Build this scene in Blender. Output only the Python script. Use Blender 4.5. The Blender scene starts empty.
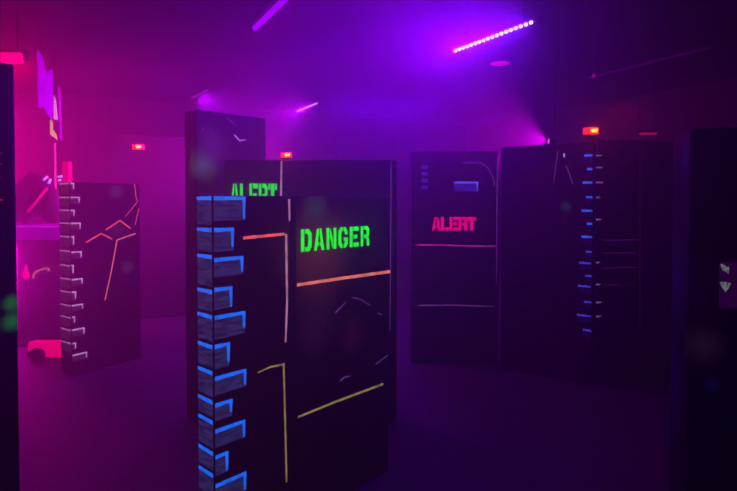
import bpy, bmesh, math, random
from mathutils import Vector, Matrix, noise
from mathutils.geometry import tessellate_polygon

random.seed(7)
SC = bpy.context.scene
COL = SC.collection

# ------------------------------------------------------------------ camera
F = 525.0                      # focal length in pixels for a 737 px wide frame
CAM_H = 1.65
PITCH = math.radians(1.2)
HORIZON = 199.0
SHIFT = math.tan(PITCH) - (245.5 - HORIZON) / F     # image-plane units

cam_data = bpy.data.cameras.new('camera')
cam_data.sensor_width = 36.0
cam_data.lens = F / 737.0 * 36.0
cam_data.shift_y = SHIFT * F / 737.0
cam_data.clip_start = 0.05
cam = bpy.data.objects.new('camera', cam_data)
COL.objects.link(cam)
cam.location = (0, 0, CAM_H)
cam.rotation_euler = (math.radians(90) - PITCH, 0, 0)
SC.camera = cam

SC.view_settings.view_transform = 'Standard'
SC.view_settings.look = 'None'
SC.view_settings.exposure = 0.0
SC.view_settings.gamma = 1.0
SC.view_settings.use_curve_mapping = False
SC.cycles.use_denoising = True
SC.cycles.volume_bounces = 1
SC.cycles.max_bounces = 6
SC.cycles.sample_clamp_indirect = 4.0


def ray(px, py):
    """direction of the sight line through a photo pixel"""
    x = (px - 368.5) / F
    y = -(py - 245.5) / F + SHIFT
    right = Vector((1, 0, 0))
    fwd = Vector((0, math.cos(PITCH), -math.sin(PITCH)))
    up = Vector((0, math.sin(PITCH), math.cos(PITCH)))
    return right * x + up * y + fwd


def at_depth(px, py, Y):
    d = ray(px, py)
    return Vector((0, 0, CAM_H)) + d * (Y / d.y)


def at_height(px, py, z):
    d = ray(px, py)
    return Vector((0, 0, CAM_H)) + d * ((z - CAM_H) / d.z)


# ------------------------------------------------------------------ materials
def lin(r, g, b):
    def f(c):
        c /= 255.0
        return c / 12.92 if c <= 0.04045 else ((c + 0.055) / 1.055) ** 2.4
    return (f(r), f(g), f(b), 1.0)


MATS = {}


def new_mat(name):
    m = bpy.data.materials.new(name)
    m.use_nodes = True
    nt = m.node_tree
    b = nt.nodes['Principled BSDF']
    return m, nt, b


def surface(name, c1, c2, rough=0.6, scale=6.0, bump=0.0, metallic=0.0, stretch=(1, 1, 1)):
    """two-tone mottled paint or raw surface"""
    if name in MATS:
        return MATS[name]
    m, nt, b = new_mat(name)
    tc = nt.nodes.new('ShaderNodeTexCoord')
    mp = nt.nodes.new('ShaderNodeMapping')
    mp.inputs['Scale'].default_value = stretch
    nz = nt.nodes.new('ShaderNodeTexNoise')
    nz.inputs['Scale'].default_value = scale
    nz.inputs['Detail'].default_value = 5
    mx = nt.nodes.new('ShaderNodeMix'); mx.data_type = 'RGBA'
    mx.inputs[6].default_value = (*c1, 1); mx.inputs[7].default_value = (*c2, 1)
    nt.links.new(tc.outputs['Object'], mp.inputs['Vector'])
    nt.links.new(mp.outputs[0], nz.inputs['Vector'])
    nt.links.new(nz.outputs['Fac'], mx.inputs[0])
    nt.links.new(mx.outputs[2], b.inputs['Base Color'])
    b.inputs['Roughness'].default_value = rough
    b.inputs['Metallic'].default_value = metallic
    if bump:
        bp = nt.nodes.new('ShaderNodeBump')
        bp.inputs['Strength'].default_value = bump
        bp.inputs['Distance'].default_value = 0.01
        nt.links.new(nz.outputs['Fac'], bp.inputs['Height'])
        nt.links.new(bp.outputs[0], b.inputs['Normal'])
    MATS[name] = m
    return m


def fluor(name, rgb, strength=1.0, worn=0.55, scale=30.0, base=0.6, stretch=(1, 1, 1)):
    """fluorescent paint glowing under the black lights, brushed unevenly"""
    if name in MATS:
        return MATS[name]
    m, nt, b = new_mat(name)
    c = lin(*rgb)
    tc = nt.nodes.new('ShaderNodeTexCoord')
    nz = nt.nodes.new('ShaderNodeTexNoise')
    nz.inputs['Scale'].default_value = scale
    nz.inputs['Detail'].default_value = 4
    mp = nt.nodes.new('ShaderNodeMapping')
    mp.inputs['Scale'].default_value = stretch
    mr = nt.nodes.new('ShaderNodeMapRange')
    mr.inputs['From Min'].default_value = 0.3
    mr.inputs['From Max'].default_value = 0.6
    mr.inputs['To Min'].default_value = strength * (1 - worn)
    mr.inputs['To Max'].default_value = strength
    nt.links.new(tc.outputs['Object'], mp.inputs['Vector'])
    nt.links.new(mp.outputs[0], nz.inputs['Vector'])
    nt.links.new(nz.outputs['Fac'], mr.inputs['Value'])
    nt.links.new(mr.outputs[0], b.inputs['Emission Strength'])
    b.inputs['Emission Color'].default_value = c
    b.inputs['Base Color'].default_value = tuple(v * base for v in c[:3]) + (1,)
    b.inputs['Roughness'].default_value = 0.7
    m.cycles.emission_sampling = 'NONE'
    MATS[name] = m
    return m


def lamp_mat(name, rgb, strength):
    if name in MATS:
        return MATS[name]
    m, nt, b = new_mat(name)
    b.inputs['Base Color'].default_value = (0.1, 0.1, 0.1, 1)
    b.inputs['Emission Color'].default_value = lin(*rgb)
    b.inputs['Emission Strength'].default_value = strength
    m.cycles.emission_sampling = 'NONE'
    MATS[name] = m
    return m


def board_mat(name, blobs=(), base=(0.010, 0.008, 0.012), tint=(0.030, 0.018, 0.026)):
    """near-black board paint with clouds of spray and painted-in light: blobs = (x, y, z, radius, rgb, glow)"""
    m, nt, b = new_mat(name)
    L = nt.links.new
    tc = nt.nodes.new('ShaderNodeTexCoord')
    nz = nt.nodes.new('ShaderNodeTexNoise')
    nz.inputs['Scale'].default_value = 3.0
    nz.inputs['Detail'].default_value = 6
    L(tc.outputs['Object'], nz.inputs['Vector'])
    mx = nt.nodes.new('ShaderNodeMix'); mx.data_type = 'RGBA'
    mx.inputs[6].default_value = (*base, 1); mx.inputs[7].default_value = (*tint, 1)
    L(nz.outputs['Fac'], mx.inputs[0])
    col = mx.outputs[2]
    glow = None
    for (x, y, z, r, rgb, g) in blobs:
        sub = nt.nodes.new('ShaderNodeVectorMath'); sub.operation = 'DISTANCE'
        sub.inputs[1].default_value = (x, y, z)
        L(tc.outputs['Object'], sub.inputs[0])
        ad = nt.nodes.new('ShaderNodeMath'); ad.operation = 'MULTIPLY_ADD'
        ad.inputs[1].default_value = r * 0.9
        L(nz.outputs['Fac'], ad.inputs[0]); L(sub.outputs['Value'], ad.inputs[2])
        mr = nt.nodes.new('ShaderNodeMapRange'); mr.interpolation_type = 'SMOOTHSTEP'
        mr.inputs['From Min'].default_value = r * 1.45
        mr.inputs['From Max'].default_value = r * 0.3
        L(ad.outputs[0], mr.inputs['Value'])
        c = lin(*rgb)
        m2 = nt.nodes.new('ShaderNodeMix'); m2.data_type = 'RGBA'
        L(mr.outputs[0], m2.inputs[0]); L(col, m2.inputs[6])
        m2.inputs[7].default_value = c
        col = m2.outputs[2]
        if g:
            m3 = nt.nodes.new('ShaderNodeMix'); m3.data_type = 'RGBA'
            L(mr.outputs[0], m3.inputs[0])
            if glow: L(glow, m3.inputs[6])
            else: m3.inputs[6].default_value = (0, 0, 0, 1)
            m3.inputs[7].default_value = tuple(v * g for v in c[:3]) + (1,)
            glow = m3.outputs[2]
    L(col, b.inputs['Base Color'])
    if glow:
        L(glow, b.inputs['Emission Color'])
        b.inputs['Emission Strength'].default_value = 1.0
        m.cycles.emission_sampling = 'NONE'
    b.inputs['Roughness'].default_value = 0.55
    b.inputs['Specular IOR Level'].default_value = 0.25
    bp = nt.nodes.new('ShaderNodeBump')
    bp.inputs['Strength'].default_value = 0.15
    bp.inputs['Distance'].default_value = 0.004
    L(nz.outputs['Fac'], bp.inputs['Height']); L(bp.outputs[0], b.inputs['Normal'])
    return m


# ------------------------------------------------------------------ mesh helpers
class MB:
    def __init__(self):
        self.v = []; self.f = []; self.mi = []

    def prism(self, poly, place, lo, hi, mi=0):
        """2-D outline (a, b) extruded between depths lo and hi; place(a, b, d) -> xyz"""
        n = len(poly); k = len(self.v)
        area = sum(poly[i][0] * poly[(i + 1) % n][1] - poly[(i + 1) % n][0] * poly[i][1] for i in range(n))
        if area < 0: poly = poly[::-1]
        self.v += [place(a, b, lo) for a, b in poly] + [place(a, b, hi) for a, b in poly]
        for t in tessellate_polygon([[Vector((a, b, 0)) for a, b in poly]]):
            self.f.append((k + t[0], k + t[1], k + t[2])); self.mi.append(mi)
            self.f.append((k + n + t[0], k + n + t[2], k + n + t[1])); self.mi.append(mi)
        for i in range(n):
            j = (i + 1) % n
            self.f.append((k + i, k + j, k + n + j, k + n + i)); self.mi.append(mi)

    def box(self, c, s, mi=0):
        x, y, z = c; a, b, h = s[0] / 2, s[1] / 2, s[2] / 2
        self.prism([(x - a, y - b), (x + a, y - b), (x + a, y + b), (x - a, y + b)],
                   lambda p, q, d: (p, q, d), z - h, z + h, mi)

    def tube(self, pts, r, seg=10, mi=0, caps=True):
        pts = [Vector(p) for p in pts]; k0 = len(self.v); n = len(pts)
        rad = r if isinstance(r, (list, tuple)) else [r] * n
        up = Vector((0.13, 0.21, 0.97)).normalized()
        for i, p in enumerate(pts):
            t = (pts[min(i + 1, n - 1)] - pts[max(i - 1, 0)]).normalized()
            s = t.cross(up)
            if s.length < 1e-3: s = t.cross(Vector((1, 0, 0)))
            s.normalize(); w = s.cross(t).normalized()
            for j in range(seg):
                a = 2 * math.pi * j / seg
                self.v.append(tuple(p + (s * math.cos(a) + w * math.sin(a)) * rad[i]))
        for i in range(n - 1):
            for j in range(seg):
                a = k0 + i * seg + j; b = k0 + i * seg + (j + 1) % seg
                self.f.append((a, b, b + seg, a + seg)); self.mi.append(mi)
        if caps:
            self.f.append(tuple(k0 + j for j in range(seg))[::-1]); self.mi.append(mi)
            self.f.append(tuple(k0 + (n - 1) * seg + j for j in range(seg))); self.mi.append(mi)

    def lathe(self, prof, seg=24, mi=0, mat=None):
        """profile (radius, z) turned about z"""
        k0 = len(self.v); n = len(prof)
        for r, z in prof:
            for j in range(seg):
                a = 2 * math.pi * j / seg
                p = Vector((r * math.cos(a), r * math.sin(a), z))
                self.v.append(tuple(mat @ p if mat else p))
        for i in range(n - 1):
            for j in range(seg):
                a = k0 + i * seg + j; b = k0 + i * seg + (j + 1) % seg
                self.f.append((a, b, b + seg, a + seg)); self.mi.append(mi)
        self.f.append(tuple(k0 + j for j in range(seg))[::-1]); self.mi.append(mi)
        self.f.append(tuple(k0 + (n - 1) * seg + j for j in range(seg))); self.mi.append(mi)

    def build(self, name, mats, parent=None, bevel=0.0, smooth=False, seg=2):
        me = bpy.data.meshes.new(name)
        me.from_pydata(self.v, [], self.f)
        bm = bmesh.new(); bm.from_mesh(me)
        bmesh.ops.recalc_face_normals(bm, faces=bm.faces[:])
        bm.to_mesh(me); bm.free()
        for m in (mats if isinstance(mats, (list, tuple)) else [mats]):
            me.materials.append(m)
        for p, i in zip(me.polygons, self.mi):
            p.material_index = i; p.use_smooth = smooth
        o = bpy.data.objects.new(name, me); COL.objects.link(o)
        if parent: o.parent = parent
        if bevel:
            bv = o.modifiers.new('bevel', 'BEVEL'); bv.width = bevel; bv.segments = seg
            bv.limit_method = 'ANGLE'; bv.angle_limit = math.radians(50)
        return o


def thing(name, label, cat, loc=(0, 0, 0), rz=0.0, group=None):
    o = bpy.data.objects.new(name, None); COL.objects.link(o)
    o.empty_display_size = 0.1
    o.location = loc; o.rotation_euler = (0, 0, rz)
    o['label'] = label; o['category'] = cat; o['kind'] = 'thing'
    if group: o['group'] = group
    return o


def tag(o, label, cat, group=None):
    o['label'] = label; o['category'] = cat; o['kind'] = 'thing'
    if group: o['group'] = group
    return o


def struct(o):
    o['kind'] = 'structure'
    return o


# ------------------------------------------------------------------ maze partitions
FRONT = lambda u, v, d: (u, -d, v)            # d is the height of the paint above the face
SIDE = lambda u, v, d: (-d, u, v)             # the left end of a board


class Board:
    """an upright board: origin = near left bottom corner, dir = along its face"""
    def __init__(self, name, label, pL, zL, pR, zR, top, thick, mat, corner=0.012, cat='partition', group=None):
        a = at_depth(pL, HORIZON, zL); b = at_depth(pR, HORIZON, zR)
        self.O = Vector((a.x, a.y)); D = Vector((b.x - a.x, b.y - a.y))
        self.w = D.length; self.dir = D.normalized(); self.h = top; self.t = thick
        self.nrm = Vector((-self.dir.y, self.dir.x))
        self.e = thing(name, label, cat, (a.x, a.y, 0), math.atan2(self.dir.y, self.dir.x), group)
        self.mat = mat

    def face(self, px, py):
        d = ray(px, py)
        # O + u*dir = s*(d.x, d.y)
        det = self.dir.x * (-d.y) - self.dir.y * (-d.x)
        u = (-self.O.x * (-d.y) + self.O.y * (-d.x)) / det
        s = (self.dir.x * (-self.O.y) - self.dir.y * (-self.O.x)) / det
        return u, CAM_H + d.z * s

    def side(self, px, py):
        d = ray(px, py); n = self.nrm
        det = n.x * (-d.y) - n.y * (-d.x)
        u = (-self.O.x * (-d.y) + self.O.y * (-d.x)) / det
        s = (n.x * (-self.O.y) - n.y * (-self.O.x)) / det
        return u, CAM_H + d.z * s

    def panel(self, bevel=0.012):
        m = MB(); m.box((self.w / 2, self.t / 2, self.h / 2), (self.w, self.t, self.h))
        self.board = m.build('board', self.mat, self.e, bevel=bevel, seg=3)
        return self.board


def ribbon(pts, w0, w1=None, wob=0.15, step=0.02):
    """hand-painted stroke: outline of a line of varying width"""
    w1 = w0 if w1 is None else w1
    P = [Vector(p) for p in pts]
    dense = []
    for a, b in zip(P, P[1:]):
        n = max(1, int((b - a).length / step))
        dense += [a.lerp(b, i / n) for i in range(n)]
    dense.append(P[-1])
    n = len(dense); L, R = [], []
    sd = random.random() * 50
    for i, p in enumerate(dense):
        t = dense[min(i + 1, n - 1)] - dense[max(i - 1, 0)]
        t.normalize(); q = Vector((-t.y, t.x)); f = i / max(1, n - 1)
        w = (w0 + (w1 - w0) * f) / 2
        k = 1 + wob * (noise.noise(Vector((sd, i * 0.7, 0))))
        k2 = 1 + wob * (noise.noise(Vector((sd + 9, i * 0.7, 0))))
        L.append(tuple(p + q * w * k)); R.append(tuple(p - q * w * k2))
    return L + R[::-1]


def paint(board, name, polys, mat, place=FRONT, lo=-0.001, hi=0.002, label=None):
    m = MB()
    for p in polys: m.prism(p, place, lo, hi)
    o = m.build(name, mat, board.e)
    if label: o['label'] = label
    return o


def line_px(board, pts, w0, mat, w1=None, label=None, name='painted_line'):
    uv = [board.face(*p) for p in pts]
    return paint(board, name, [ribbon(uv, w0, w1)], mat, label=label)


GLYPH = {
 'D': [[(0,0),(.29,0),(.29,1),(0,1)],
       [(.41,1),(.74,1),(1,.8),(1,.2),(.74,0),(.41,0),(.41,.2),(.6,.2),(.68,.28),(.68,.72),(.6,.8),(.41,.8)]],
 'A': [[(0,0),(.27,0),(.31,.2),(.44,.2),(.44,.38),(.34,.38),(.44,.76),(.44,1),(.3,1)],
       [(1,0),(.73,0),(.69,.2),(.56,.2),(.56,.38),(.66,.38),(.56,.76),(.56,1),(.7,1)]],
 'N': [[(0,0),(.27,0),(.27,1),(0,1)], [(.73,0),(1,0),(1,1),(.73,1)], [(.36,1),(.36,.55),(.64,0),(.64,.45)]],
 'G': [[(.44,1),(.24,1),(0,.8),(0,.2),(.24,0),(.44,0),(.44,.19),(.37,.19),(.31,.27),(.31,.73),(.37,.81),(.44,.81)],
       [(.56,1),(.76,1),(1,.8),(1,.64),(.69,.64),(.69,.74),(.63,.81),(.56,.81)],
       [(.56,0),(.76,0),(1,.2),(1,.5),(.56,.5),(.56,.34),(.69,.34),(.69,.26),(.63,.19),(.56,.19)]],
 'E': [[(0,0),(.3,0),(.3,1),(0,1)], [(.42,.79),(1,.79),(1,1),(.42,1)], [(.42,.4),(.85,.4),(.85,.6),(.42,.6)],
       [(.42,0),(1,0),(1,.21),(.42,.21)]],
 'R': [[(0,0),(.29,0),(.29,1),(0,1)],
       [(.4,1),(.76,1),(1,.86),(1,.56),(.88,.46),(1,.36),(1,0),(.7,0),(.7,.3),(.62,.38),(.4,.38),(.4,.57),(.62,.57),(.69,.64),(.69,.75),(.62,.82),(.4,.82)]],
 'L': [[(0,0),(.33,0),(.33,1),(0,1)], [(.43,0),(1,0),(1,.22),(.43,.22)]],
 'T': [[(.31,0),(.69,0),(.69,1),(.31,1)], [(0,.74),(.24,.74),(.24,1),(0,1)], [(.76,.74),(1,.74),(1,1),(.76,1)]],
}


def lettering(board, word, u0, v0, u1, v1, mat, label, gap=0.2, boxy=True):
    n = len(word); cell = (u1 - u0) / (n + (n - 1) * gap)
    m = MB()
    for i, ch in enumerate(word):
        x = u0 + i * cell * (1 + gap)
        for p in GLYPH[ch]:
            m.prism([(x + a * cell, v0 + b * (v1 - v0)) for a, b in p], FRONT, -0.001, 0.002)
    o = m.build('lettering', mat, board.e)
    if label: o['label'] = label
    return o


def bricks(board, rects, place, fill, edge, edge_w, right_edge=True, name='painted_brick', label=None):
    """rects = (u0, u1, vbottom, vtop): dark sponged block with a bright brushed top and right edge"""
    out = []
    for (u0, u1, v0, v1) in rects:
        m = MB()
        if fill: m.prism([(u0, v0), (u1, v0), (u1, v1), (u0, v1)], place, -0.001, 0.0015, 0)
        w = edge_w
        m.prism(ribbon([(u0, v1 - w * .3), (u1, v1 - w * .3)], w * 1.1, w * .85), place, 0.0012, 0.003, 1)
        if right_edge:
            m.prism(ribbon([(u1 - w * .4, v1), (u1 - w * .4, v0 + (v1 - v0) * random.uniform(.0, .3))], w * .95, w * .55), place, 0.0012, 0.003, 1)
        o = m.build(name, [fill or edge, edge], board.e)
        if label: o['label'] = label
        out.append(o)
    return out


blue_fill = fluor('sponged_slate_blue_paint', (54, 52, 114), 0.62, 0.85, 14, base=1.0, stretch=(1, 1, 5))
blue_edge = fluor('fluorescent_blue_paint', (5, 108, 255), 1.1, 0.4, 25, base=0.15)
green_paint = fluor('fluorescent_green_paint', (10, 255, 0), 1.15, 0.35, 22, base=0.08)
dull_green = fluor('fluorescent_deep_green_paint', (0, 235, 15), 1.15, 0.4, 25, base=0.08)
red_paint = fluor('fluorescent_red_pink_paint', (255, 0, 110), 1.35, 0.3, 30)
orange = fluor('fluorescent_orange_paint', (245, 125, 100), 1.0, 0.5, 20)
orange_thin = fluor('fluorescent_deep_orange_paint', (250, 95, 85), 1.0, 0.45, 20)
cream = fluor('fluorescent_cream_paint', (190, 130, 160), 0.9, 0.55, 14)
yellow = fluor('fluorescent_yellow_paint', (165, 140, 78), 0.85, 0.65, 18)
pale_line = fluor('faint_violet_chalk_paint', (125, 60, 150), 0.7, 0.7, 18)
pink_line = fluor('fluorescent_pink_line_paint', (215, 30, 150), 0.8, 0.65, 12)
white_edge = fluor('fluorescent_lilac_white_paint', (205, 165, 215), 0.95, 0.5, 25)
faint_blue = fluor('faint_blue_paint', (70, 60, 215), 0.9, 0.6, 25)
mid_blue = fluor('bright_blue_paint_far', (45, 95, 255), 1.1, 0.5, 25)
violet_blue = fluor('violet_blue_paint', (95, 90, 255), 1.0, 0.35, 25)

# ---- 1 the DANGER partition, nearest, seen on its left corner
b1 = Board('maze_partition', 'black partition in the foreground with green stencilled DANGER and blue bricks down its edge',
           212.5, 2.29, 389, 3.16, 1.665, 0.135, None)
def fb(b, px, py): u, v = b.face(px, py); return u, 0.0, v
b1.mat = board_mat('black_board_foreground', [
    (*fb(b1, 318, 252), 0.36, (150, 66, 72), 0.2), (*fb(b1, 316, 209), 0.11, (72, 92, 88), 0.22),  # brown spray paint; its glow is brightness added to the colour
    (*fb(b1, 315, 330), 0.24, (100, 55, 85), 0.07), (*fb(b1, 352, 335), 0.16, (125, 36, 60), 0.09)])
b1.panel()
ua, va = b1.face(289.5, 300); ub, vb_ = b1.face(296, 300)
paint(b1, 'gap_shadow_band', [[(ua, 0.01), (ub, 0.01), (ub, b1.h - .012), (ua, b1.h - .012)]], surface('gap_shadow_black', (0.002, 0.002, 0.003), (0.004, 0.003, 0.005), 0.8), hi=0.0008, label='upright gap shadow painted deep black')  # shade of the upright gap, painted as a black strip
front = [  # (top y at the corner, right end x, bottom y at the corner)
    (197, 245, 221), (229, 233.5, 252), (259, 243, 278), (289, 232, 310), (317, 245, 340),
    (346, 229.5, 370), (378, 246, 396), (405, 232, 422), (431, 245, 449), (457, 228, 477), (486, 246, 506), (516, 230, 536)]
rects = []
for (yt, xr, yb) in front:
    _, vt = b1.face(213.5, yt); _, vb = b1.face(213.5, yb); ur, _ = b1.face(xr, yt)
    rects.append((0.006, ur, vb, min(vt, b1.h - 0.004)))
bricks(b1, rects, FRONT, blue_fill, blue_edge, 0.017, label='blue-edged painted brick on the face')
rects = []
sd = [197, 229, 256, 291, 316, 346, 372, 401, 421, 452, 474, 500, 526]
for y0, y1 in zip(sd, sd[1:]):
    _, vt = b1.side(212, y0); _, vb = b1.side(212, y1)
    rects.append((0.008, b1.t - 0.006, vb + 0.018, min(vt, b1.h - 0.004)))
bricks(b1, rects, SIDE, blue_fill, blue_edge, 0.017, right_edge=False, label='blue-edged painted brick on the narrow end')
u0, v0 = b1.face(301, 252); u1, v1 = b1.face(369, 251.5); _, vt = b1.face(301, 229.5)
lettering(b1, 'DANGER', u0, v0, u1, vt, green_paint, 'green stencilled word DANGER', gap=0.24)
line_px(b1, [(243, 238), (284.5, 234)], 0.014, orange_thin, 0.013, 'short orange line')
line_px(b1, [(286, 234), (287, 300), (285.5, 342)], 0.0125, cream, 0.009, 'pale upright line')
line_px(b1, [(258, 372.5), (270, 367), (283, 364.5)], 0.006, yellow, 0.010, 'short yellow line')
line_px(b1, [(283.5, 363), (285, 420), (286.5, 482)], 0.010, yellow, 0.008, 'yellow upright line')
line_px(b1, [(289, 199), (289.5, 221)], 0.012, cream, 0.008, 'short pale upright line')
line_px(b1, [(297, 285), (340, 278.5), (390, 271.5)], 0.015, orange, 0.018, 'long orange line')
line_px(b1, [(298, 417), (336, 401.5), (383, 384)], 0.010, yellow, 0.013, 'long yellow line')
for pts in ([(335, 313), (346, 302)], [(352, 297.5), (360, 299), (370, 305.5)], [(378, 313), (382, 315)],
            [(340, 381), (344, 377.5), (350, 376)], [(376, 364), (388, 355)]):
    line_px(b1, pts, 0.007, pale_line, 0.004, 'faint violet stroke of an outline')

# ---- 2 the partition behind it with the half hidden ALERT
b2 = Board('maze_partition', 'black partition with half hidden green ALERT, directly behind the DANGER partition',
           224, 3.86, 397, 3.86, 1.938, 0.1, None)
b2.mat = board_mat('black_board_second', [(*fb(b2, 262, 180), 0.25, (58, 22, 40), 0)])  # reddish cloud paints the red light on the left part
b2.panel()
u0, v1 = b2.face(230.5, 183.5); u1, _ = b2.face(277, 184); _, v0 = b2.face(250, 208)
lettering(b2, 'ALERT', u0, v0, u1, v1, dull_green, 'green stencilled word ALERT', gap=0.09)
line_px(b2, [(281.5, 161), (281, 196)], 0.010, cream, 0.014, 'pale pink upright line')
line_px(b2, [(391, 161), (391, 200), (390, 330)], 0.006, pale_line, 0.004, 'faint violet seam line')

# ---- 3 the tall partition
b3 = Board('maze_partition', 'tallest black partition with a small pale zigzag near its top, behind the green ALERT',
           195.5, 3.82, 266.5, 4.26, 2.30, 0.17, None)
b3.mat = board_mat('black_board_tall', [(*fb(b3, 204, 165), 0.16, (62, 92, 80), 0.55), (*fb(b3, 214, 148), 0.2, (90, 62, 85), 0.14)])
b3.panel(0.014)
line_px(b3, [(234.5, 135), (239.5, 140.6), (240.2, 140.8), (245.5, 139.6)], 0.008, white_edge, 0.005, 'pale blue zigzag')
line_px(b3, [(227, 118.5), (231, 121), (236, 126)], 0.008, pale_line, 0.004, 'faint violet stroke')
line_px(b3, [(201.5, 131), (204, 128)], 0.008, pale_line, 0.006, 'faint violet dot stroke')

# ---- 4 the partition at the left with lilac bricks
b4 = Board('maze_partition', 'dark partition at left with lilac-edged bricks and orange zigzag lines',
           69.8, 4.84, 140, 5.42, 1.807, 0.20, None)
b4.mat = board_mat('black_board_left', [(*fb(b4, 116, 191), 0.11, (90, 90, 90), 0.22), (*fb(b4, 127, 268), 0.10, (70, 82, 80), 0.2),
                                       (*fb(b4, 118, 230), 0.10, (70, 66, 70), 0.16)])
b4.panel()
left_bricks = [(183, 74, 191), (197, 79.5, 204), (210, 74.5, 217), (223, 80.5, 230), (236.5, 74, 245), (252, 81.5, 259),
               (265, 73.5, 274), (279.5, 82.5, 287), (292, 76, 301), (305.5, 83, 312), (317, 75, 324), (330, 84.5, 337),
               (343.5, 76, 350), (355.5, 87, 362)]
rects = []
for (yt, xr, yb) in left_bricks:
    _, vt = b4.face(71, yt); _, vb = b4.face(71, yb); ur, _ = b4.face(xr, yt)
    rects.append((0.006, ur, vb, min(vt, b4.h - 0.003)))
brown_fill = fluor('sponged_brown_paint', (80, 45, 70), 0.35, 0.8, 14, base=1.0)
bricks(b4, rects, FRONT, brown_fill, white_edge, 0.014, label='lilac-edged painted brick on the face')
rects = []
ys = [183, 197, 210, 223, 236.5, 251, 265.5, 279, 292, 305.5, 317.5, 330, 343, 356]
for y0, y1 in zip(ys, ys[1:]):
    _, vt = b4.side(70, y0); _, vb = b4.side(70, y1)
    rects.append((0.008, b4.t - 0.004, vb + 0.03, min(vt, b4.h - 0.003)))
lilac_dim = fluor('fluorescent_dim_lilac_paint', (195, 130, 200), 0.8, 0.6, 25)
bricks(b4, rects, SIDE, brown_fill, lilac_dim, 0.013, right_edge=False, label='lilac-edged painted brick on the narrow end')
line_px(b4, [(86, 242.5), (101, 233.5), (112, 239)], 0.013, orange_thin, 0.012, 'orange bent line')
line_px(b4, [(105.5, 230), (120, 220.5), (130.5, 228.5)], 0.012, orange_thin, 0.013, 'orange bent line')
line_px(b4, [(135.5, 233.5), (117, 240), (111.5, 270), (105, 300)], 0.012, orange, 0.010, 'long orange line turning down')
line_px(b4, [(134.5, 184), (136, 198), (138, 201), (125, 217)], 0.007, orange_thin, 0.005, 'thin orange line')
line_px(b4, [(139, 208), (135, 225)], 0.008, orange_thin, 0.006, 'thin orange line')

# ---- 5 the black board cut by the left edge of the picture
b5 = Board('maze_partition', 'near black partition at the left edge of the photo, with a dim green smear',
           -120, 2.15, 16.5, 2.52, 2.29, 0.06, None)
b5.mat = board_mat('black_board_near_left', [(*fb(b5, 12, 303), 0.06, (20, 150, 50), 0.34), (*fb(b5, 12, 322), 0.065, (20, 150, 50), 0.36)])
b5.panel()
red_glow = fluor('dim_red_paint', (190, 20, 40), 0.8, 0.5, 20)
for pts in ([(-8, 152), (2, 153.5)], [(-8, 163), (1.5, 164)], [(-6, 176), (1, 177)], [(-8, 199.5), (3, 200)]):
    line_px(b5, pts, 0.012, red_glow, 0.007, 'dim red dash')

# ---- 6 the far wall with the red ALERT
b6 = Board('maze_partition', 'far dark partition with red stencilled ALERT and a small blue brick above it',
           411, 5.25, 499, 5.25, 2.125, 0.10, board_mat('black_board_far'))
b6.panel()
u0, v0 = b6.face(432, 230.5); u1, v1 = b6.face(476, 217)
lettering(b6, 'ALERT', u0, v0, u1, v1, red_paint, 'red stencilled word ALERT', gap=0.05)
line_px(b6, [(416, 245), (440, 245), (470, 246), (496, 246)], 0.014, pink_line, 0.012, 'upper pink line')
line_px(b6, [(418, 305.5), (450, 305), (495, 306.5)], 0.013, pale_line, 0.008, 'lower violet line')
line_px(b6, [(462, 163), (480, 162.5), (488, 168), (493, 177), (494.5, 186)], 0.010, pale_line, 0.009, 'faint violet arc')
line_px(b6, [(497.5, 158), (497, 200), (496.5, 282)], 0.011, pale_line, 0.005, 'faint violet upright line')
u0, v1 = b6.face(454, 182); u1, v0 = b6.face(478, 191.5)
dim_fill = fluor('sponged_indigo_paint', (60, 30, 180), 0.6, 0.6, 18)
bricks(b6, [(u0, u1, v0, v1)], FRONT, dim_fill, violet_blue, 0.018)
rects = []
for y in (165.5, 172.5, 179, 186):
    u0, v1 = b6.face(421.5, y); u1, v0 = b6.face(428, y + 3.5)
    rects.append((u0, u1, v0, v1))
bricks(b6, rects, FRONT, dim_fill, fluor('faint_violet_blue_paint', (80, 40, 190), 0.7, 0.5, 25), 0.014, right_edge=False, label='faint violet painted brick')

# ---- 7 its neighbour, turned towards the right corner with blue bricks
b7 = Board('maze_partition', 'dark angled partition at right ending in a column of blue brick dashes',
           501, 5.10, 593, 4.60, 2.15, 0.10, None)
b7.mat = board_mat('black_board_right', [(*fb(b7, 566, 207), 0.07, (52, 80, 70), 0.22), (*fb(b7, 563, 219), 0.06, (90, 20, 50), 0.12)])
b7.panel()
def dash(board, lst, mat, w, fill=None, right=False, label=None):
    rs = []
    for (x0, x1, y) in lst:
        u0, v1 = board.face(x0, y - 1); u1, _ = board.face(x1, y - 1)
        rs.append((u0, min(u1, board.w - 0.004), v1 - 0.065, v1))
    bricks(board, rs, FRONT, fill, mat, w, right_edge=right, label=label)
navy_fill = fluor('sponged_navy_paint', (24, 18, 95), 0.25, 0.6, 18)
dash(b7, [(584.5, 592.5, 156), (587, 592.5, 169.5), (582.5, 592.5, 183), (586, 592.5, 197.5), (581.5, 592.5, 211), (587, 592.5, 224),
          (581.5, 592, 237)], mid_blue, 0.019, navy_fill, label='bright blue painted brick')
dash(b7, [(586, 592, 252), (579, 591, 263), (585, 592, 276), (578, 591, 286), (584, 592, 302), (577, 591, 315),
          (583, 592, 330)], faint_blue, 0.018, navy_fill, label='dim blue painted brick')
line_px(b7, [(558, 151), (556, 165), (553.5, 183)], 0.008, pale_line, 0.005, 'faint violet stroke')
line_px(b7, [(566, 166), (569, 173), (573, 184)], 0.009, pale_line, 0.006, 'faint violet stroke')
line_px(b7, [(564, 153.5), (564.3, 157.5)], 0.015, white_edge, 0.012, 'small pale dab')

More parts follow.
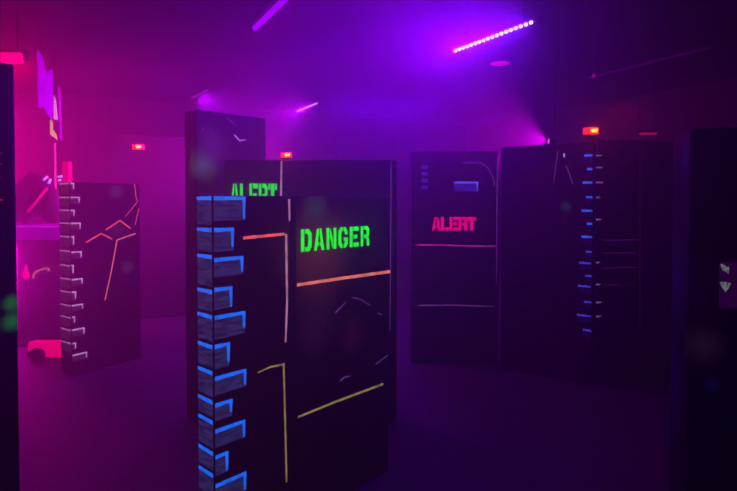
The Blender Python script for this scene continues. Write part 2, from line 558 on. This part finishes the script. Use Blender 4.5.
# ---- 8 the wall running on to the right of the brick corner
b8 = Board('maze_partition', 'dim maroon partition right of the blue brick corner, with faint brick ends',
           597.5, 4.72, 716, 5.0, 2.19, 0.10, board_mat('black_board_maroon', (), (0.02, 0.010, 0.014), (0.035, 0.016, 0.022)))
b8.panel()
dash(b8, [(596, 602, 156), (596, 602.5, 168), (596, 603, 183), (596, 600, 198), (596, 601, 220), (596, 599, 263), (596, 600, 285), (596, 601, 303),
          (596, 601, 317)], fluor('dim_lilac_paint', (150, 100, 170), 0.7, 0.6, 25), 0.014, label='faint lilac brick end')
dash(b8, [(603, 640, 241), (603, 634, 254), (603, 636, 269), (606, 622, 286)], fluor('dim_maroon_line_paint', (85, 20, 95), 0.5, 0.6, 9), 0.009, label='faint brick course line')
line_px(b8, [(640, 150), (640, 330)], 0.006, fluor('dim_seam_paint', (80, 12, 80), 0.4, 0.6, 9), 0.004, 'faint upright seam')

# ---- 9 the near board at the right edge
b9 = Board('maze_partition', 'near navy-black partition at the right edge of the photo',
           689, 2.45, 800, 2.30, 1.978, 0.42, None)
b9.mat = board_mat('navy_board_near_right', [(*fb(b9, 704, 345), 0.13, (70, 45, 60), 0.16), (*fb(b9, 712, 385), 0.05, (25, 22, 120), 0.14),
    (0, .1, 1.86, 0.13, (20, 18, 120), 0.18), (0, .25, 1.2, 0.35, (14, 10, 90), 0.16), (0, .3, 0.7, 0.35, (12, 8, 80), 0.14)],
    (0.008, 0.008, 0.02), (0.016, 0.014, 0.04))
b9.panel()
dim_patch = fluor('dim_purple_patch_paint', (52, 0, 66), 0.55, 0.4, 6)
paint(b9, 'painted_patch', [[b9.face(*p) for p in ((719.5, 262), (745, 262), (745, 308), (719, 308))]], dim_patch, hi=0.0012, label='dim purple painted patch')
dab = fluor('pale_green_white_dab_paint', (120, 140, 130), 0.75, 0.6, 60)
for pts in ([(721.5, 264), (723.5, 271)], [(724, 265.5), (726, 272)], [(727.5, 267), (728, 274)],
            [(721, 282), (724, 290)], [(725, 282), (725.5, 292)], [(729.5, 283), (726.5, 290)]):
    paint(b9, 'paint_scratch', [ribbon([b9.face(*p) for p in pts], 0.012, 0.004)], dab, lo=0.001, hi=0.003, label='pale scratchy paint dab')

# ------------------------------------------------------------------ the room
RA = Vector((-0.485, 0.8745)).normalized()      # room axis running away to the left
RB = Vector((RA.y, -RA.x))                      # and to the right
CEIL = 3.25
def room(a, b): p = RA * a + RB * b; return (p.x, p.y)
a0, a1, bl, br = -3.0, 9.2, -1.6, 7.6
wall_m = surface('dark_painted_wall', (0.030, 0.022, 0.032), (0.055, 0.040, 0.055), 0.8, 2.0)
ceil_m = surface('dark_ceiling', (0.020, 0.016, 0.024), (0.035, 0.028, 0.04), 0.85, 2.5)
floor_m = surface('worn_dark_floor', (0.050, 0.042, 0.052), (0.085, 0.070, 0.085), 0.62, 1.4, bump=0.05)
def slab(name, pts, lo, hi, mat):
    m = MB(); m.prism(pts, lambda p, q, d: (p, q, d), lo, hi); return struct(m.build(name, mat))
foot = [room(a0, bl), room(a0, br), room(a1, br), room(a1, bl)]
slab('floor', foot, -0.1, 0.0, floor_m)
slab('ceiling', foot, CEIL, CEIL + 0.1, ceil_m)
T = 0.15
slab('wall_left', [room(a0, bl - T), room(a0, bl), room(a1, bl), room(a1, bl - T)], 0, CEIL, wall_m)
slab('wall_right', [room(a0, br), room(a0, br + T), room(a1, br + T), room(a1, br)], 0, CEIL, wall_m)
slab('wall_back', [room(a1, bl - T), room(a1, br + T), room(a1 + T, br + T), room(a1 + T, bl - T)], 0, CEIL, wall_m)
slab('wall_front', [room(a0 - T, bl - T), room(a0 - T, br + T), room(a0, br + T), room(a0, bl - T)], 0, CEIL, wall_m)

# low partition across the back left
p0 = at_depth(84, HORIZON, 6.75); p1 = at_depth(196, HORIZON, 7.6)
b10 = Board('maze_partition', 'plain far partition in magenta haze, behind the left brick partition',
            78, 6.9, 205, 7.5, 2.52, 0.1, board_mat('dark_board_far_left', (), (0.03, 0.02, 0.03), (0.05, 0.035, 0.05)))
b10.panel()

# ------------------------------------------------------------------ lamps that the photo shows
black_metal = surface('black_metal', (0.012, 0.012, 0.014), (0.02, 0.02, 0.022), 0.45, 20, metallic=0.4)
def frame_to(o, p, x_dir, z_dir):
    x = Vector(x_dir).normalized(); z = Vector(z_dir)
    z = (z - x * z.dot(x)).normalized(); y = z.cross(x)
    m = Matrix((x, y, z)).transposed().to_4x4(); m.translation = p
    o.matrix_world = m

def area_light(name, loc, aim, size, power, color, spread=180):
    d = bpy.data.lights.new(name, 'AREA')
    d.shape = 'RECTANGLE'; d.size, d.size_y = size
    d.energy = power; d.color = color; d.spread = math.radians(spread)
    o = bpy.data.objects.new(name, d); COL.objects.link(o)
    o.location = loc
    return o, d

def aim_area(o, x_dir, to_dir):
    frame_to(o, o.location.copy(), x_dir, -Vector(to_dir))

def led_bar(pA, pB, n, label, led_mat, aim, r, hw=0.04, group='blacklight bars under the ceiling'):
    """a batten of round LEDs hung under the ceiling, beamed sideways"""
    mid = (pA + pB) / 2; L = (pB - pA).length; x = (pB - pA).normalized()
    t = thing('led_bar', label, 'stage light', mid, 0, group)
    frame_to(t, mid, x, -Vector(aim))          # local -z is the beam
    m = MB(); m.box((0, 0, 0.022), (L + 0.05, hw, hw)); m.build('housing', black_metal, t, bevel=0.008)
    for s in (-1, 1):
        e = MB(); e.box((s * (L / 2 + 0.032), 0, 0.022), (0.014, hw + .008, hw + .008)); e.build('end_cap', black_metal, t, bevel=0.006)
    for i in range(n):
        f = (i + 0.5) / n - 0.5
        k = MB(); k.lathe([(r * .9, 0.006), (r, 0.0), (r * .9, -0.010), (r * .55, -0.016), (r * .15, -0.018)], 16, 0, Matrix.Translation((f * L, 0, 0)))
        k.build('led', led_mat, t, smooth=True)
    # hanging rods up to the ceiling, in world directions
    inv = t.matrix_world.inverted()
    for s in (-1, 1):
        a = t.matrix_world @ Vector((s * L * .35, 0, 0.03)); b = a.copy(); b.z = CEIL - 0.004
        g = MB(); g.tube([inv @ a, inv @ b], 0.003, 8); g.build('hanger', black_metal, t)
    return mid + Vector(aim).normalized() * 0.035

BAR = Vector((0.485, -0.8745, 0))
led_violet = lamp_mat('led_lilac_white', (255, 225, 255), 1.6)
led_far = lamp_mat('led_lilac_far', (240, 160, 255), 1.2)
UV = (0.42, 0.0, 1.0)
pA = at_height(454, 51.5, 2.85); pB = at_height(534, 21.5, 2.85)
near_bar_mid = led_bar(pA, pB, 18, 'LED bar of bright white-violet dots hanging top right of centre', led_violet,
        (-0.86, -0.48, -0.25), 0.0138)
pA = at_height(297, 111.5, 2.85); pB = at_height(317.5, 103, 2.85)
far_bar_mid = led_bar(pA, pB, 18, 'small far LED bar glowing violet above the tall partition', led_far,
        (-0.86, -0.48, -0.2), 0.009, 0.02)

pA = at_height(191, 98, 2.85); pB = at_height(208, 89.5, 2.85)
third_bar_mid = led_bar(pA, pB, 8, 'faint LED bar just above the left top corner of the tall partition',
        lamp_mat('led_dim_pink', (190, 30, 190), 0.7), (0.3, -0.1, -1.0), 0.008, 0.02)

# violet tube at the top left of centre
pA = at_height(255, 28, 2.85); pB = at_height(291, -7, 2.85)
t = thing('tube_light', 'violet fluorescent tube running out of the top of the photo', 'tube light', (pA + pB) / 2)
frame_to(t, (pA + pB) / 2, pB - pA, (0, 0, 1))
Lh = (pB - pA).length / 2
m = MB(); m.box((0.0, 0, 0.045), (2 * Lh + 0.1, 0.07, 0.05)); m.build('housing', black_metal, t, bevel=0.006)
tube_m = lamp_mat('violet_tube', (165, 0, 245), 1.0)
m = MB(); m.tube([(-Lh, 0, 0), (Lh, 0, 0)], 0.019, 16); m.build('tube', tube_m, t, smooth=True)
for s in (-1, 1):
    m = MB(); m.box((s * (Lh + 0.02), 0, 0.01), (0.03, 0.045, 0.06)); m.build('lamp_holder', black_metal, t, bevel=0.004)
for s in (-.6, .6):
    m = MB(); m.tube([(s * Lh, 0, 0.06), (s * Lh, 0, CEIL - 0.004 - 2.85)], 0.007, 8); m.build('hanger', black_metal, t)
o, d = area_light('tube_glow', (pA + pB) / 2 - Vector((0, 0, 0.03)), None, (2 * Lh, 0.03), 1.5, (0.6, 0, 1.0))
aim_area(o, pB - pA, (0, 0, -1))

# red beacon lamps
red_lens = lamp_mat('red_lens', (255, 30, 5), 1.5)
hot_core = lamp_mat('amber_lamp_core', (255, 185, 50), 2.6)
def beacon(p, size, label, rz=0.0, post=0.0):
    t = thing('beacon_lamp', label, 'warning lamp', p, rz, 'red warning lamps')
    s = size
    m = MB(); m.box((0, 0.0, -0.46 * s), (s * 1.5, s * 0.8, s * .16)); m.build('base', black_metal, t, bevel=s * .05)
    m = MB(); m.box((s * .16, 0, -.02 * s), (s * 1.05, s * .72, s * .76)); m.build('lens', red_lens, t, bevel=s * .16, seg=3)
    m = MB(); m.box((-s * .60, 0, -.02 * s), (s * .22, s * .6, s * .66)); m.build('side_lens', red_lens, t, bevel=s * .06)
    m = MB(); m.tube([(-s * .08, -s * .36, s * .12), (s * .04, -s * .37, -s * .1), (s * .2, -s * .375, s * .02), (s * .34, -s * .37, -s * .08), (s * .4, -s * .36, s * .14)], s * .15, 8); m.build('bulb_core', hot_core, t, smooth=True)
    if post:
        m = MB(); m.box((0, 0, -0.54 * s - post / 2), (s * .5, s * .4, post)); m.build('bracket', black_metal, t, bevel=s * .04)
    d = bpy.data.lights.new('beacon_light', 'POINT'); d.energy = 1.3 * s / 0.09; d.color = (1, 0.03, 0.01); d.shadow_soft_size = 0.02
    l = bpy.data.objects.new('beacon_light', d); COL.objects.link(l); l.location = p + Vector((0, -s * .75, s * .1))
    return t
q = at_depth(591, 131, 4.62)
beacon(q, 0.088, 'red-orange warning lamp on top of the blue brick corner', 0, post=max(0.002, q.z - 0.088 * .54 - 2.19))
q = at_depth(286.5, 155, 3.91)
beacon(q, 0.058, 'red warning lamp on top of the partition with the green ALERT', 0, post=max(0.002, q.z - 0.058 * .54 - 1.938))
q = at_depth(138.5, 147, 6.95)
beacon(q, 0.105, 'red warning lamp in the haze above the left brick partition', 0)

# pink lamps
pink_disc = lamp_mat('pink_disc', (255, 0, 165), 1.0)
q = at_height(500, 63, CEIL - 0.02)
t = thing('ceiling_light', 'round pink light in the ceiling below the bright LED bar', 'ceiling light', q)
m = MB(); m.lathe([(0.125, 0.018), (0.125, 0.0), (0.118, -0.006), (0.10, -0.006)], 28); m.build('rim', black_metal, t)
m = MB(); m.lathe([(0.112, 0.0), (0.110, -0.006), (0.08, -0.009), (0.02, -0.010)], 28); m.build('diffuser', pink_disc, t, smooth=True)

def small_lamp(p, r, label, mat, aim, power, col, angle=110, hang=True):
    t = thing('spot_lamp', label, 'spot lamp', p, 0, 'small pink spots')
    frame_to(t, p, Vector(aim).cross(Vector((0, 0, 1))), -Vector(aim))
    m = MB(); m.lathe([(r * 1.1, -r * .4), (r * 1.25, r * .2), (r * 1.15, r * 2.2), (r * .6, r * 3.0)], 18); m.build('housing', black_metal, t, smooth=True)
    m = MB(); m.lathe([(r, -r * .35), (r, -r * .5), (r * .7, -r * .75), (r * .1, -r * .85)], 18); m.build('lens', mat, t, smooth=True)
    if hang:
        inv = t.matrix_world.inverted(); a = t.matrix_world @ Vector((0, 0, r * 1.6)); b = a.copy(); b.z = CEIL - 0.003
        g = MB(); g.tube([inv @ a, inv @ b], 0.01, 8); g.build('hanger', black_metal, t)
    if power:
        d = bpy.data.lights.new('spot_lamp_light', 'SPOT'); d.energy = power; d.color = col; d.spot_size = math.radians(angle); d.spot_blend = .6
        d.shadow_soft_size = r
        l = bpy.data.objects.new('spot_lamp_light', d); COL.objects.link(l)
        l.location = p + Vector(aim).normalized() * r * 1.2
        frame_to(l, l.location.copy(), Vector(aim).cross(Vector((0, 0, 1))), -Vector(aim))
    return t
hot_pink = lamp_mat('hot_pink_lens', (255, 60, 235), 1.6)
small_lamp(at_depth(550, 141.5, 5.6), 0.028, 'small pink spot just above the dark angled partition', hot_pink, (-0.95, 0.1, 0.16), 260.6, (0.868, 0, 1.000), 120)
small_lamp(at_depth(594, 75.5, 5.5), 0.02, 'tiny dim pink spot under the ceiling rail at right', lamp_mat('dim_pink_lens', (150, 10, 110), 1.0), (-0.6, -0.3, -0.5), 0, None, hang=True)

# ceiling rail at the right
pA = at_height(588, 78, CEIL - 0.02); pB = at_height(712, 47, CEIL - 0.02)
m = MB(); m.tube([pA, pB], 0.022, 10)
tag(m.build('ceiling_rail', surface('grey_conduit', (0.10, 0.07, 0.10), (0.14, 0.10, 0.14), 0.5, 8)), 'thin rail running across the dark ceiling at right', 'rail')

# glowing bar added for the red streak on the far right
q = at_depth(648, 132.5, 5.6)
t = thing('red_streak_bar', 'thin glowing red bar in the dark at right, above the maroon partition', 'strip light', q)
m = MB(); m.box((0, 0.02, 0.012), (0.22, 0.04, 0.03)); m.build('housing', black_metal, t, bevel=0.004)
m = MB(); m.box((0, 0.0, -0.012), (0.17, 0.05, 0.02)); m.build('diffuser', lamp_mat('red_strip', (205, 5, 85), 0.75), t, bevel=0.006)
for s in (-1, 1):
    m = MB(); m.tube([(s * .09, 0.02, 0.02), (s * .09, 0.02, CEIL - 0.003 - q.z)], 0.005, 8); m.build('hanger', black_metal, t)

# ------------------------------------------------------------------ the pink corner at the far left
# glowing tube standing in for a pink-lit beam over the gap
pA = at_depth(-30, 57.5, 4.3); pB = at_depth(21, 58.5, 4.3); pinkA, pinkB = pA, pB
t = thing('tube_light', 'glowing hot pink tube standing in for a lit beam at the top of the left gap, above the near black partition', 'tube light', (pA + pB) / 2)
hl = (pB.x - pA.x) / 2
m = MB(); m.tube([(-hl, 0, 0), (hl, 0, 0)], 0.045, 16); m.build('tube', lamp_mat('pink_lit_beam', (255, 0, 135), 1.0), t, smooth=True)
m = MB(); m.box((0, 0.055, 0.03), (2 * hl + 0.05, 0.05, 0.09)); m.build('housing', black_metal, t, bevel=0.006)
for s in (-.7, .7):
    m = MB(); m.tube([(s * hl, 0.055, 0.07), (s * hl, 0.055, CEIL - 0.003 - pA.z)], 0.008, 8); m.build('hanger', black_metal, t)

# violet hanging sheet
uv_violet = fluor('fluorescent_violet_sheet', (170, 0, 230), 0.85, 0.35, 9)
def hung_sheet(name, pts, label, mat, thick=0.012, group=None):
    """pts = (px, py, depth) outline of a board hanging from the ceiling on two wires"""
    P = [at_depth(*p) for p in pts]
    base = P[0].copy(); n = len(P)
    nrm = (P[1] - P[0]).cross(P[-1] - P[0]).normalized()
    m = MB()
    t = thing(name, label, 'hanging sheet', base, 0, group)
    k = [p - base for p in P]
    m.v = [tuple(p) for p in k] + [tuple(p + nrm * thick) for p in k]
    tri = tessellate_polygon([k])
    for a, b, c in tri:
        m.f += [(a, b, c), (n + a, n + c, n + b)]; m.mi += [0, 0]
    for i in range(n):
        j = (i + 1) % n; m.f.append((i, j, n + j, n + i)); m.mi.append(0)
    m.build('sheet', mat, t)
    tops = sorted(P, key=lambda p: -p.z)[:2]
    for p in tops:
        w = MB(); w.tube([p - base + Vector((0, 0, -0.02)), Vector((p.x - base.x, p.y - base.y, CEIL - 0.003 - base.z))], 0.003, 6)
        w.build('wire', black_metal, t)
    return t
hung_sheet('hanging_sheet', [(38.3, 50, 4.8), (40.5, 52, 4.85), (43.5, 60, 5.0), (45.5, 70, 5.05), (48, 75, 5.15), (49.8, 70, 5.22), (52, 69.5, 5.3), (53, 74, 5.35), (53, 119, 5.35), (49.5, 117, 5.22), (46.5, 111, 5.1), (44, 105, 5.0), (41.5, 108, 4.92), (39.2, 107, 4.83)],
           'bright violet sheet with a slanting top hanging in the pink gap', uv_violet)
hung_sheet('hanging_sheet', [(58.5, 86, 5.55), (60.5, 89, 5.62), (62.5, 142, 5.68), (60.5, 138, 5.62)],
           'thin dark violet strip hanging right of the bright violet sheet', fluor('dim_violet_sheet', (165, 0, 190), 0.8, 0.3, 6))
hung_sheet('hanging_sheet', [(53.8, 95, 5.5), (55, 98, 5.5), (57.3, 120, 5.52), (53.6, 119, 5.5)],
           'pale lilac-white shard tapering up beside the violet sheet', fluor('pale_shard', (225, 165, 215), 0.95, 0.3, 12))
hung_sheet('hanging_sheet', [(50, 119, 5.8), (52, 121, 5.8), (52.3, 129, 5.8), (55.5, 134, 5.82), (57.2, 140, 5.85), (54.5, 137.5, 5.82), (50, 134.5, 5.8)],
           'yellow-green shard with a bent lower tip, lowest of the hanging pieces', fluor('yellow_shard', (215, 190, 120), 0.95, 0.3, 12))

# vertical light rod under the shards and a second darker one
def rod(name, p, q, r, mat, label, cat):
    a, b = at_depth(*p), at_depth(*q)
    base = a if a.z < b.z else b
    m = MB(); m.tube([a - base, b - base], r, 10)
    o = m.build(name, mat, None, smooth=True); o.location = base
    return tag(o, label, cat)

# counter with a violet top
cz = at_depth(17, 225.5, 6.0).z
t = thing('counter', 'magenta counter with a glowing violet front edge in the left gap', 'counter', (at_depth(10, 225, 6.0).x, 6.0, 0))
cw = at_depth(66, 225, 6.0).x - at_depth(10, 225, 6.0).x
ch = at_depth(17, 240, 6.0).z
violet_top = fluor('violet_counter_edge', (140, 0, 160), 0.8, 0.3, 4)
m = MB(); m.box((cw / 2, 0.2, (cz + ch) / 2), (cw, 0.40, cz - ch)); m.build('counter_top', violet_top, t, bevel=0.008)
m = MB(); m.box((cw / 2, 0.25, ch / 2), (cw - .02, 0.30, ch)); m.build('cabinet', surface('magenta_cabinet', (0.28, 0.1, 0.2), (0.36, 0.14, 0.26), 0.6, 3), t, bevel=0.008)
m = MB(); m.tube([(0.02, -0.004, cz - .012), (cw - .02, -0.004, cz - .012)], 0.010, 8); m.build('edge_trim', fluor('violet_trim', (185, 20, 225), 0.95, 0.3, 10), t)

# dark bundle of gear on the counter with glints
def blob(name, pts, r, mat, parent, seg=14):
    m = MB(); m.tube(pts, r, seg); return m.build(name, mat, parent, smooth=True)
c0 = at_depth(34, 225.5, 6.12)
gear_m = surface('dark_gear_fabric', (0.05, 0.03, 0.05), (0.09, 0.05, 0.08), 0.7, 9)
t = thing('gear_bundle', 'dark bundle of gear with blue-white glints lying on the counter in the left gap', 'gear', c0)
def rel(px, py, z): return at_depth(px, py, z) - c0
blob('bag', [rel(17, 222, 6.1), rel(19, 206, 6.12), rel(25, 190, 6.15), rel(34, 179, 6.15), rel(44, 184, 6.15), rel(50, 196, 6.14), rel(54, 212, 6.13), rel(56, 223, 6.12)],
     [.05, .10, .12, .10, .08, .09, .08, .05], gear_m, t)
blob('bag', [rel(20, 221, 6.2), rel(28, 210, 6.2), rel(38, 202, 6.2), rel(48, 210, 6.2), rel(52, 220, 6.2)], [.06, .11, .13, .11, .06], gear_m, t)
glint = fluor('blue_white_glint', (190, 140, 255), 1.3, 0.2, 40)
for (x, y, dx, dy) in ((43.5, 180, 4, -3.5), (49, 183.5, 1.5, -4.5), (58, 176.8, 4, -.5), (58.3, 180.5, 2.5, -.5)):
    blob('glint_stroke', [rel(x, y, 5.98), rel(x + dx, y + dy, 5.98)], 0.013, glint, t, 8)  # glowing strokes imitate glints on the gear
rod('light_wand', (47, 188, 5.93), (28, 212, 5.88), 0.015, fluor('pink_wand', (250, 0, 130), 0.8, 0.4, 10),
    'pink glowing wand leaning across the dark gear bundle', 'wand')
m = MB(); a = at_depth(14, 188, 6.3); m.box((0.0, 0, 0), (0.13, 0.05, 0.10)); o = m.build('pink_pad', fluor('pink_pad', (245, 0, 125), 0.85, 0.3, 8), None, bevel=.02)
o.name = 'seat_pad'; o.location = at_depth(20, 187, 6.27); tag(o, 'small hot pink pad behind the dark gear bundle', 'pad')

# red-pink lit pillar and rods behind
m = MB(); a = at_depth(67, 162, 6.55); m.box((0, 0, a.z / 2), (0.085, 0.085, a.z)); o = m.build('post', fluor('red_pink_post', (255, 0, 110), 0.6, 0.4, 3), None, bevel=.01)
o.location = (a.x, 6.55, 0); tag(o, 'glowing red-pink post rising behind the left brick partition', 'post')
a = at_depth(55, 143, 6.5); m = MB(); m.tube([(0, 0, 0.0), (0, 0, a.z)], .012, 10); o = m.build('light_rod', fluor('pink_rod', (225, 60, 175), 0.8, 0.4, 3), None, smooth=True)
o.location = (a.x, 6.5, 0); tag(o, 'thin upright pink rod below the yellow-green shard', 'rod')

# yellow cable loop on the counter face
t_c = [(33.2, 278), (33.5, 275), (36, 272), (40, 270), (44, 268.8), (47.5, 268.6), (49, 269.8), (48, 271)]
base = at_depth(34, 278, 5.93); m = MB(); m.tube([at_depth(x, y, 5.965 - .01 * i) - base for i, (x, y) in enumerate(t_c)], 0.013, 8)
o = m.build('cable', fluor('yellow_cable', (195, 105, 95), 0.75, 0.5, 8), None, smooth=True); o.location = base
tag(o, 'curved yellowish cable hanging in front of the magenta cabinet', 'cable')
# red glow lamp low left
q = at_depth(26, 275, 5.9)
t = thing('spot_lamp', 'small red-pink lamp on a stem at the left end of the cabinet', 'spot lamp', (q.x, q.y, 0))
m = MB(); m.lathe([(.015, q.z - .05), (.034, q.z - .02), (.036, q.z + .01), (.02, q.z + .05), (.006, q.z + .12)], 16); m.build('lens', lamp_mat('red_pink_bulb', (255, 0, 105), 1.0), t, smooth=True)
m = MB(); m.lathe([(.09, 0), (.09, .015), (.015, .03), (.012, q.z - .06)], 16); m.build('stem', black_metal, t, smooth=True)

# glowing box standing in for a pink-lit patch of floor
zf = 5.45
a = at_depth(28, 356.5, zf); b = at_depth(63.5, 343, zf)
t = thing('lit_floor_block', 'glowing block standing in for a patch of pink-lit floor left of the brick partition', 'lit floor', (a.x, zf, 0))
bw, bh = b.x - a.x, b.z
m = MB(); m.box((bw / 2, 0.06, bh / 2), (bw, 0.12, bh)); m.build('diffuser', lamp_mat('pink_lit_floor', (255, 0, 105), 1.0), t, bevel=.006)
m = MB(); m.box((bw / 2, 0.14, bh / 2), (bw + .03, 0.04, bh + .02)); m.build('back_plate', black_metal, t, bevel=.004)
base = at_depth(33, 355, 5.36); base.z = 0
m = MB(); m.tube([(-.04, 0, .05), (.03, -.005, .085), (.08, 0, .07), (.12, 0.0, .05)], [.03, .045, .04, .02], 12)
m.tube([(.0, 0, .035), (.06, 0, .04), (.115, 0, .028)], [.03, .035, .018], 12)
o = m.build('dark_glove', gear_m, None, smooth=True); o.name = 'cloth'; o.location = base
tag(o, 'dark crumpled cloth lying in front of the glowing pink floor block', 'cloth')

# ------------------------------------------------------------------ light and haze
def put_area(name, loc, aim, size, power, color, spread=180):
    o, d = area_light(name, Vector(loc), aim, size, power, color, spread)
    aim_area(o, Vector(aim).cross(Vector((0.01, 0, 1))), aim); return o
def beam(name, loc, aim, size, power, col, spread):
    o, d = area_light(name, loc, aim, size, power, col, spread); aim_area(o, BAR, aim)
beam('near_led_beam', near_bar_mid, (-0.875, -0.485, -0.02), (0.85, 0.03), 33.0, (0.200, 0, 1.000), 75)
beam('near_led_wide', near_bar_mid, (-0.86, -0.44, -0.3), (0.85, 0.03), 13.0, (0.220, 0, 1.000), 110)
beam('near_led_back', near_bar_mid, (-0.6, 0.75, -0.1), (0.85, 0.03), 16.0, (0.140, 0, 1.000), 120)
beam('far_led_beam', far_bar_mid, (-0.8, -0.5, -0.35), (0.7, 0.03), 14.0, (0.750, 0, 0.700), 110)
beam('far_led_down', far_bar_mid, (-0.8, -0.45, -0.6), (0.7, 0.03), 19.0, (0.398, 0, 1.000), 140)
beam('third_led_back', third_bar_mid, (0.45, 0.6, -.5), (0.45, 0.03), 58.0, (0.500, 0, 1.000), 150)
put_area('pink_beam_fill', ((pinkA.x + pinkB.x) / 2, pinkA.y - 0.06, pinkA.z - 0.06), (0.15, -0.2, -0.3), (0.55, 0.05), 5.9, (1.000, 0, 0.000), 180)  # light added under the stand-in tube to redden the left gap
put_area('pink_back_fill', (-5.05, 7.0, 2.2), (1.0, 0.05, -0.1), (0.4, 1.5), 49.0, (1.000, 0, 0.330), 150)  # unseen pink light added to flood the left gap
put_area('pink_low_back_fill', (-4.5, 6.6, 0.8), (1.0, 0.0, 0.1), (0.4, 0.5), 41.8, (1.000, 0, 0.698), 150)  # unseen low light added to tint the rear haze pink
put_area('magenta_fill', (-1.1, 6.6, 2.2), (-1.0, 0.1, -0.1), (0.6, 0.5), 61.8, (1.000, 0, 0.768), 100)  # unseen source added to colour the haze at left
put_area('blue_rear_fill', (-1.9, 5.4, 2.9), (0.0, -0.3, -1), (0.6, 0.4), 2.4, (0.000, 0, 1.000), 90)  # blue light from above, added without a fixture
put_area('left_overhead_fill', (-2.2, 2.6, 3.2), (0.0, 0.2, -1), (0.6, 0.3), 3.0, (1.000, 0, 0.100), 170)  # reddish fill added over the left side, no fixture
put_area('mid_overhead_fill', (-0.6, 5.0, 3.2), (0.1, 0.4, -1), (0.8, 0.3), 11.9, (0.000, 0, 1.000), 150)  # blue fill added for the middle haze, no fixture
put_area('violet_back_fill', (0.2, 8.0, 3.1), (0.0, -0.3, -1), (1.6, 0.6), 27.2, (0.141, 0, 1.000), 160)  # unseen violet light added to brighten the far haze
put_area('red_right_fill', (3.6, 7.4, 2.9), (0.1, -0.3, -1), (0.5, 0.3), 1.4, (1.000, 0, 0.000), 160)  # weak unseen red light added at the right
put_area('floor_fill', (1.3, 3.0, 3.2), (0.0, 0.0, -1), (0.3, 0.3), 1.8, (0.276, 0, 1.000), 60)  # added from above to bring violet onto the floor, no fixture

w = bpy.data.worlds.new('haze'); SC.world = w; w.use_nodes = True
nt = w.node_tree
nt.nodes['Background'].inputs['Color'].default_value = (0, 0, 0, 1)
nt.nodes['Background'].inputs['Strength'].default_value = 0
vs = nt.nodes.new('ShaderNodeVolumeScatter')
vs.inputs['Density'].default_value = 0.09
vs.inputs['Anisotropy'].default_value = 0.7
nt.links.new(vs.outputs[0], nt.nodes['World Output'].inputs['Volume'])
